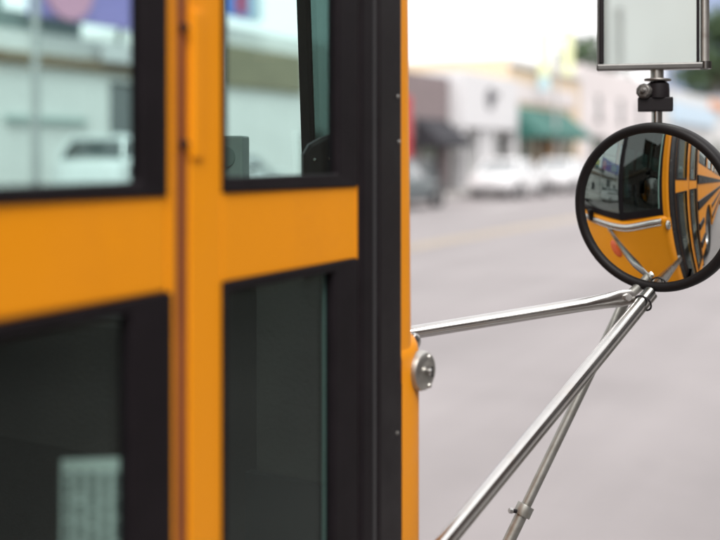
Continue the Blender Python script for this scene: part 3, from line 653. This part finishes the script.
PNK = mat('pinkish_stucco', (0.60, 0.555, 0.55), 0.85, var=0.08, scale=0.6)
BLA = mat('black_awning_cloth', (0.022, 0.022, 0.028), 0.8)
GRA = mat('green_awning_cloth', (0.03, 0.12, 0.10), 0.75)
PUR = mat('purple_sign', (0.26, 0.20, 0.52), 0.5)
PIK = mat('pink_sign', (0.60, 0.28, 0.42), 0.5)
BLU = mat('blue_sign', (0.10, 0.20, 0.60), 0.5)
LBL = mat('light_blue_sign', (0.44, 0.56, 0.66), 0.5)
YLS = mat('yellow_sign', (0.60, 0.55, 0.10), 0.5)
TEA = mat('teal_paint', (0.07, 0.17, 0.17), 0.6)
REDP = mat('red_paint', (0.46, 0.02, 0.03), 0.5)
WHS = mat('white_sign', (0.58, 0.575, 0.585), 0.5)
GRS = mat('grey_sign', (0.10, 0.10, 0.11), 0.6)
LIM = mat('lime_banner', (0.68, 0.71, 0.42), 0.7)
CYB = mat('cyan_banner', (0.40, 0.58, 0.64), 0.7)
FAR = R(90); FX0 = -16.0; GZ = 0.14
def far(name, label, y0, y1, H, *a, **k): return building(name, label, (FX0, y0, GZ), FAR, y1 - y0, H, *a, **k)
b = far('corner_shop', 'plain off-white shop standing left of the white shop with the purple sign', 1.0, 11.4, 5.0, W2, [(1, 3.6, .7, 2.7), (6, 9, .7, 2.7)], [(4.2, 5.3, 0, 2.5)])
# white shop with the big purple sign, seen through the rear door leaf
b = far('white_shop', 'white shop with brown cornice and purple sign board, seen through the rear door leaf', 11.5, 21.2, 4.05, W3, [(1.0, 2.0, 1.35, 2.2), (6.1, 7.6, .95, 3.15)], [(8.55, 9.5, 0, 2.5)], cornice=(3.32, 0.26, BRN))
MB().box(3.0, 5.3, -0.10, -0.002, 2.1, 2.24).build('wall_sign', mat('pale_teal', (0.36, 0.44, 0.42), 0.6), b)
MB().box(5.6, 7.6, -0.35, -0.17, 3.55, 3.95).build('white_sign_box', WHS, b, bevel=0.03)
MB().box(0.3, 5.2, 0.0, 6.0, 4.06, 4.45).build('roof_shed', mat('shed_grey_green', (0.20, 0.25, 0.24), 0.8, var=0.3, scale=1), b)
sg = MB().box(3.4, 9.4, -0.45, -0.25, 4.35, 6.1).build('sign_board', PUR, b, label='large purple sign board on the parapet')
MB().lathe([(0.0001, 0.05), (0.72, 0.05), (0.72, 0)], Matrix.Translation((4.35, -0.46, 5.05)) @ Matrix.Rotation(R(90), 4, 'X'), 28).build('sign_disc', PIK, sg)
MB().box(6.9, 8.9, -0.50, -0.452, 4.62, 5.8).build('sign_panel', LBL, sg); MB().box(8.95, 9.39, -0.50, -0.452, 4.36, 6.0).build('sign_panel', BLU, sg)
for x in (4, 6.5, 9): MB().tube([(x, 0.1, 4.0), (x, -0.2, 5.8)], 0.06, 8).build('sign_post', FRD, sg)
MB().box(1.2, 3.3, 0.4, 0.6, 4.8, 5.6).build('yellow_sign', YLS, b); MB().box(1.2, 3.3, 0.4, 0.6, 4.46, 4.79).build('sign_base', TEA, b)
# pale shop with a tan panel, seen through the front door leaf
b = far('pale_shop', 'pale shop with a tan upper panel, seen through the front door leaf', 21.3, 31.2, 4.95, W3, [(4.7, 6.1, .7, 2.15)], [(7.2, 8.3, 0, 2.4)])
MB().box(0.6, 4.6, -0.14, -0.002, 3.30, 4.45).build('sign_panel', TAN, b, bevel=0.03)
MB().box(0.4, 1.5, -0.3, -0.1, 5.2, 6.0).build('blue_sign', BLU, b); MB().box(0.9, 1.3, -0.32, -0.301, 5.3, 5.9).build('red_sign', REDP, b)
MB().box(1.55, 2.1, -0.3, -0.1, 5.2, 6.0).build('light_blue_sign', LBL, b)
# dark building with the black awning
b = far('dark_shop', 'dark maroon-grey building with a black awning, just beyond the bus corner', 31.3, 37.0, 4.55, MRN, [(3.0, 4.9, .5, 1.95)], [(1.6, 2.6, 0, 2.0)])
awning(b, 2.55, 5.5, 1.75, 2.85, 1.0, BLA)
MB().box(0.5, 1.55, -0.35, -0.002, 0.05, 3.6).build('red_pilaster', REDP, b, label='tall red panel beside the black awning')
MB().box(3.2, 3.9, 0.35, 0.5, 0.4, 1.8).build('shop_display', mat('beige_display', (0.55, 0.45, 0.33), 0.7), b)
# white front with round dark emblem
b = far('emblem_shop', 'white shop front with a round dark emblem on its sign box', 37.1, 43.6, 2.9, W1, [(0.4, 1.9, .35, 2.35), (3.8, 4.6, .35, 2.3)], [(5.2, 6.1, 0, 2.3)])
fb = MB().box(0.05, 6.4, -0.55, 2.0, 2.55, 4.85).build('sign_box', WHS, b, bevel=0.04)
em = MB()
MB().lathe([(0.30, 0), (0.30, .05), (0.46, .05), (0.46, 0)], Matrix.Translation((2.95, -0.551, 3.85)) @ Matrix.Rotation(R(90), 4, 'X'), 28).build('emblem_ring', GRS, fb)
MB().lathe([(0.0001, .05), (0.20, .05), (0.20, 0)], Matrix.Translation((3.0, -0.551, 3.9)) @ Matrix.Rotation(R(90), 4, 'X'), 20).build('emblem_dot', GRS, fb)
MB().box(3.35, 3.95, -0.60, -0.551, 3.95, 4.15).build('emblem_bar', GRS, fb)
for x in (0.15, 2.2, 3.1, 6.2): MB().box(x, x + .3, -0.5, -0.15, 0, 2.54).build('pillar', WHS, b, bevel=0.03)
# cream building with the green awning
b = far('cream_shop', 'cream building with a green awning behind the parked white cars', 43.8, 54.8, 6.0, CRM, [(0.8, 3.4, .5, 2.4), (6.6, 8.2, .5, 2.4), (8.6, 10.2, .5, 2.4)], [(3.9, 5.1, 0, 2.4)], cornice=(5.6, 0.35, W1))
awning(b, -0.1, 8.2, 2.25, 3.75, 1.5, GRA)
MB().box(0.4, 9.8, -0.12, -0.002, 4.0, 4.9).build('sign_band', PNK, b)
MB().box(5.3, 6.2, -0.2, -0.002, 0, 2.4).build('brown_pilaster', mat('ochre', (0.42, 0.25, 0.12), 0.7), b)
b = far('pinkish_building', 'pinkish white building with small dark upper windows, left of the round mirror', 55.0, 74.0, 6.6, PNK, [(3.0, 4.2, 3.5, 5.0), (8, 9.2, 3.5, 5.0), (13, 14.2, 3.5, 5.0), (2, 5.5, .6, 2.6), (8, 12, .6, 2.6)], [(6, 7.2, 0, 2.4)])
b = far('blue_sign_shop', 'white shop row with a light blue sign, right of the mirror pole', 74.2, 104, 6.6, W1, [(2, 7, .6, 2.8), (12, 17, .6, 2.8), (22, 27, .6, 2.8)], [(8, 9.5, 0, 2.5), (18, 19.5, 0, 2.5)])
MB().box(4.0, 21.0, -0.4, -0.002, 4.0, 5.6).build('blue_sign', LBL, b); MB().box(20, 27, -0.3, -0.002, 5.7, 6.5).build('orange_sign', mat('orange_sign', (0.62, 0.30, 0.16), 0.6), b)
b = far('grey_block', 'grey block far along the street', 104.5, 150, 7.5, mat('grey_wall', (0.33, 0.33, 0.35), 0.8, var=0.1), [(4, 12, .6, 2.8), (18, 26, .6, 2.8), (32, 40, .6, 2.8)], [(14, 16, 0, 2.5)])
b = far('far_building', 'low pale building at the end of the street', 151, 230, 7.0, W2, [(4, 14, .6, 2.8), (24, 34, .6, 2.8)], [(18, 20, 0, 2.5)])

# kerb side, seen in the mirrors and the glass only
def near(name, label, yhi, ylo, H, *a, **k): return building(name, label, (5.2, yhi, GZ), R(-90), yhi - ylo, H, *a, **k)
near('kerbside_shop', 'brown kerbside shop ahead of the bus, seen only as a reflection', 26, 8.2, 5.4, mat('brown_stucco', (0.17, 0.14, 0.12), 0.85, var=0.1), [(1, 4, .7, 2.7), (6, 9, .7, 2.7), (12, 16, .7, 2.7)], [(10, 11.2, 0, 2.4)], cornice=(3.4, .3, BRN))
near('kerbside_shop', 'dark brick kerbside shop beside the bus door, seen only as a reflection', 8, -9, 4.8, mat('dark_brick', (0.11, 0.085, 0.075), 0.85, var=0.2), [(1, 5, .7, 2.7), (7, 10, .7, 2.7)], [(12, 13.2, 0, 2.4)])
near('kerbside_shop', 'white kerbside shop behind the bus, seen in the flat mirror', -9.2, -40, 7.2, mat('fresh_white_paint', (0.78, 0.78, 0.77), 0.8, var=0.05, scale=0.5), [(2, 8, .7, 2.4), (12, 18, .7, 2.4), (22, 28, .7, 2.4), (0.8, 1.5, 3.2, 4.4), (7.35, 7.85, 3.2, 4.4), (11.0, 11.7, 3.2, 4.4)], [(9, 10.2, 0, 2.4)], frame=FRW)

pe = empty('utility_post', (1.86, -5.1, GZ)); tag(pe, 'grey utility post on the near pavement, seen only in the flat mirror', 'post')
MB().tube([(0,0,0), (0,0,4), (0,0,8)], [0.045, 0.042, 0.035], 14).build('shaft', mat('weathered_grey', (0.32, 0.32, 0.31), 0.8, var=0.15), pe, smooth=True)
MB().lathe([(0.0001, 0.06), (0.16, 0.05), (0.2, 0.0)], Matrix(), 16).build('base_plate', STL, pe)

# tower block beyond the street
tb = empty('office_block', (-42, 330, 0), R(90)); tag(tb, 'distant blue-grey office block at the right edge above the trees', 'building')
MB().box(0, 60, 0, 30, 0, 66).build('wall', mat('blue_grey_cladding', (0.22, 0.28, 0.42), 0.5, var=0.1, scale=0.1), tb)
for k in range(12):
    MB().box(1, 59, -0.2, -0.01, 6 + k*5, 8.4 + k*5).build('window_band', GLI, tb)

# ------------------------------------------------------------------ lamp post with banners, poles, signs
def lamp_post(x, y, H, label, banners, side=1):
    e = empty('street_lamp', (x, y, GZ)); tag(e, label, 'street lamp', 'lamp posts along the far kerb')
    pm = mat('post_grey', (0.38, 0.38, 0.38), 0.5, 0.3)
    MB().tube([(0,0,0), (0,0,.5), (0,0,.55), (0,0,H)], [0.14, 0.14, 0.09, 0.06], 12).build('post', pm, e, smooth=True)
    MB().tube([(0,0,H - .1), (.5*side,0,H + .4), (1.6*side,0,H + .55)], 0.04, 8).build('arm', pm, e, smooth=True)
    MB().box(min(1.5*side, 2.2*side), max(1.5*side, 2.2*side), -.15, .15, H + .48, H + .62).build('lamp_head', pm, e, bevel=0.05)
    if banners:
        ca, sa = math.cos(TH), math.sin(TH)
        for s in (-1, 1):
            M = Matrix.Rotation(R(8), 4, 'Z')
            for nm, mm, z0, z1 in (('banner', LIM, 5.3, 7.5), ('banner_foot', CYB, 4.6, 5.29)):
                if nm == 'banner_foot' and s == 1: continue
                q = MB().box(.30 if s > 0 else -.84, .84 if s > 0 else -.30, -.012, .012, z0, z1); q.v = [tuple(M @ Vector(v)) for v in q.v]; q.build(nm, mm, e)
            MB().tube([(0, 0, 7.53), tuple(M @ Vector((s*.88, 0, 7.53)))], .018, 6).build('bracket', pm, e)
    return e
lamp_post(-14.75, 46.8, 9.0, 'lamp post with two lime green banners in front of the cream building', True)
lamp_post(-14.75, 14.2, 9.0, 'lamp post seen through the left edge of the rear door leaf', False)
lamp_post(-14.75, 72.0, 9.0, 'lamp post beyond the round mirror, farthest down the street', False)

# ------------------------------------------------------------------ trees
LEAF = mat('leaf_green', (0.055, 0.095, 0.04), 0.7, var=0.35, scale=1.5)
BARK = mat('bark', (0.10, 0.08, 0.06), 0.9, var=0.2)
def tree(x, y, H, rad, label, n=1500):
    e = empty('tree', (x, y, 0)); tag(e, label, 'tree')
    t = MB(); t.tube([(0,0,-.1), (.1,0,H*.3), (0,.1,H*.55)], [rad*.09, rad*.06, rad*.04], 9)
    for k in range(7):
        a = k * 0.9; t.tube([(0.05,0,H*.35 + k*.02*H), (math.cos(a)*rad*.5, math.sin(a)*rad*.5, H*.6 + random.random()*H*.15)], [rad*.035, rad*.012], 6)
    t.build('trunk', BARK, e)
    m = MB(); cl = []
    for k in range(26):
        a = random.random()*2*PI; r = rad * math.sqrt(random.random()) * .85; z = H * (.42 + .5 * random.random()); s = 1 - abs(z/H - .62) * 1.1
        cl.append(Vector((math.cos(a)*r*s, math.sin(a)*r*s, z)))
    for i in range(n):
        c = random.choice(cl); d = Vector((random.gauss(0,1), random.gauss(0,1), random.gauss(0,.8))); p = c + d * rad * .15
        s = rad * .055 * (0.6 + random.random()); q = Quaternion((random.gauss(0,1), random.gauss(0,1), random.gauss(0,1), random.gauss(0,1))).normalized()
        m.add([p + q @ Vector(v) for v in ((-s, -s*.5, 0), (s, -s*.5, 0), (s*1.2, s*.5, s*.3), (-s*.8, s*.6, s*.2))], [(0,1,2,3)])
    m.build('crown', LEAF, e)
p = ray(594, 60, 78); tree(p.x, p.y, 12.0, 3.4, 'dark green tree behind the roofs, left of the flat mirror')
p = ray(716, 60, 150); tree(p.x, p.y, 24, 6.5, 'dark green tree at the right edge beside the flat mirror', 2200)
p = ray(735, 60, 165); tree(p.x, p.y, 25, 7, 'tall tree beyond the right edge of the frame', 2000)

# ------------------------------------------------------------------ parked cars
def car_mats(col, nm): return mat('car_paint_' + nm, col, 0.3, 0.1, coat=0.8)
def car(label, loc, heading, col, nm, L=4.5, Wd=1.8, H=1.46, suv=False, sh=None, gm=None):
    e = empty('parked_car', loc, heading); tag(e, label, 'car', 'cars parked along the far kerb')
    P = car_mats(col, nm); hw = Wd/2; sh = sh or (0.92 if not suv else 1.05)
    # (x, half width, bottom, shoulder)
    st = [(-L/2, .72*hw, .42, sh-.18), (-L/2+.06, .86*hw, .34, sh-.08), (-L/2+.35, .97*hw, .26, sh-.01), (-L*.22, hw, .22, sh+.02), (0, hw, .22, sh), (L*.16, hw, .22, sh-.03), (L*.32, .98*hw, .24, sh-.12), (L/2-.22, .90*hw, .30, sh-.22), (L/2-.04, .78*hw, .36, sh-.32), (L/2, .66*hw, .42, sh-.38)]
    rings = []
    for x, w_, zb, zs in st:
        rings.append([(x, y*w_, z) for y, z in ((-.85, zb), (-.98, zb+.12), (-1, (zb+zs)/2), (-.97, zs-.08), (-.86, zs), (-.4, zs+.03), (.4, zs+.03), (.86, zs), (.97, zs-.08), (1, (zb+zs)/2), (.98, zb+.12), (.85, zb))])
    MB().loft(rings).build('body', P, e, smooth=True)
    xb0, xb1 = (-L*.46 if suv else -L*.36), L*.22
    xt0, xt1 = (-L*.42 if suv else -L*.20), L*.06
    zt = H - .07
    def q(t, sgn, ins=0.0):   # greenhouse cross points
        return 0
    bot = [(xb0, .84*hw), (xb1, .84*hw)]; top = [(xt0, .68*hw), (xt1, .68*hw)]
    g = MB(); vs = [(xb0, -.84*hw, sh-.03), (xb1, -.84*hw, sh-.05), (xb1, .84*hw, sh-.05), (xb0, .84*hw, sh-.03), (xt0, -.68*hw, zt), (xt1, -.68*hw, zt), (xt1, .68*hw, zt), (xt0, .68*hw, zt)]
    g.add(vs, [(0,1,5,4), (1,2,6,5), (2,3,7,6), (3,0,4,7), (4,5,6,7), (3,2,1,0)]); g.build('windows', gm or CGL, e, bevel=0.05)
    rr = [[(x, y*.72*hw*k, z) for x, y in ((xt0-.08, -.85), (xt0-.04, -1), (xt1+.06, -1), (xt1+.14, -.85), (xt1+.14, .85), (xt1+.06, 1), (xt0-.04, 1), (xt0-.08, .85))] for z, k in ((zt-.04, 1.0), (zt+.02, .98), (H, .80))]
    MB().loft(rr).build('roof', P, e, smooth=True)
    for s in (-1, 1):
        for (xa, xc) in ((xb0, xt0), (xb1, xt1), ((xb0+xb1)/2 - .1, (xt0+xt1)/2)):
            MB().tube([(xa, s*.85*hw, sh-.02), (xc, s*.69*hw, zt)], .045, 6).build('pillar', P, e)
        ellipse_lens('headlight', (L/2-.10, s*.62*hw, sh-.36), (1, .35*s, .2), .16, .07, .03, CLR, e)
        ellipse_lens('tail_light', (-L/2+.06, s*.68*hw, sh-.22), (-1, .35*s, .1), .14, .08, .03, REDL, e)
        MB().box(xb1-.25, xb1-.05, s*hw if s > 0 else -hw-.16, hw+.16 if s > 0 else -hw, sh-.02, sh+.12).build('wing_mirror', P, e, bevel=0.03)
        for x in (-L*.30, L*.31):
            wh = empty('wheel', (x, s*(hw-.02), .32), 0, e); M = frameM((0,0,0), (0, s, 0))
            MB().lathe([(.20, .0), (.24, .02), (.30, .01), (.325, -.03), (.325, -.17), (.29, -.2), (.2, -.2)], M, 24).build('tyre', TYR, wh, smooth=True)
            MB().lathe([(.21, .0), (.19, -.02), (.06, .0), (.0001, .005)], M, 16).build('rim', RIMM, wh, smooth=True)
            MB().lathe([(.335, .012), (.40, .012), (.40, -.1), (.335, -.1)], M, 28).build('wheel_arch', BLK, wh, smooth=True)
    MB().box(L/2-.08, L/2+.015, -.5*hw, .5*hw, .45, .56).build('grille', BLK, e, bevel=0.02)
    MB().box(L/2-.02, L/2+.02, -.26, .26, .34, .44).build('number_plate', WHS, e); MB().box(-L/2-.02, -L/2+.02, -.26, .26, .6, .72).build('number_plate', WHS, e)
    if gm:
        for s in (-1, 1): MB().box(-L*.42, L*.38, s*hw - .02, s*hw + .02, sh-.30, sh-.20).build('side_trim', BLK, e, bevel=0.015)
    return e
WCAR = (0.70, 0.70, 0.71)
def carx(px, X): # distance along the street at which a bearing meets the parking lane
    u = (px-360)/1000; c, s = math.cos(TH), math.sin(TH); return (CAM.x - X) * (c + u*s) / (s - u*c)
PX = -12.85
car('white sedan parked in front of the emblem shop, nearer of the two white cars', (PX, carx(511, PX), 0), R(90), WCAR, 'white')
car('white car parked in front of the green awning, beyond the first', (PX, carx(565, PX), 0), R(90), WCAR, 'white')
car('dark grey car half hidden behind the bus corner', (PX, carx(391, PX), 0), R(90), (0.06, 0.085, 0.095), 'slate')
car('tall silver van seen through the rear door leaf', (PX, carx(170, PX), 0), R(90), (0.66, 0.69, 0.69), 'silver', 4.9, 1.95, 1.92, True, 1.50, GLI)
car('white hatchback seen through the front door leaf', (PX, carx(226, PX), 0), R(90), (0.60, 0.62, 0.61), 'pale', 4.2, 1.8, 1.62, True)
car('blue car parked farthest off, right of the mirror pole', (PX, carx(690, PX), 0), R(90), (0.10, 0.20, 0.34), 'blue')
car('grey car parked beside the pinkish building', (PX, carx(640, PX), 0), R(90), (0.25, 0.25, 0.26), 'grey')

# ------------------------------------------------------------------ hills that close the street
hm = MB(); rings = []
for j in range(9):
    ring = []
    for i in range(60):
        x = -60 + i * 14; k = math.sin(PI * j / 8)
        ring.append((x, 720 + j * 45, -2 + k * (26 + 16 * math.sin(i * .21) + 8 * math.sin(i * .57 + j) + 5 * random.random()) * min(1, i / 9, (59 - i) / 9)))
    rings.append(ring)
struct(hm.loft(rings, closed=False).build('hills', mat('hill_scrub', (0.13, 0.14, 0.10), 0.9, var=0.3, scale=0.02), smooth='all'))
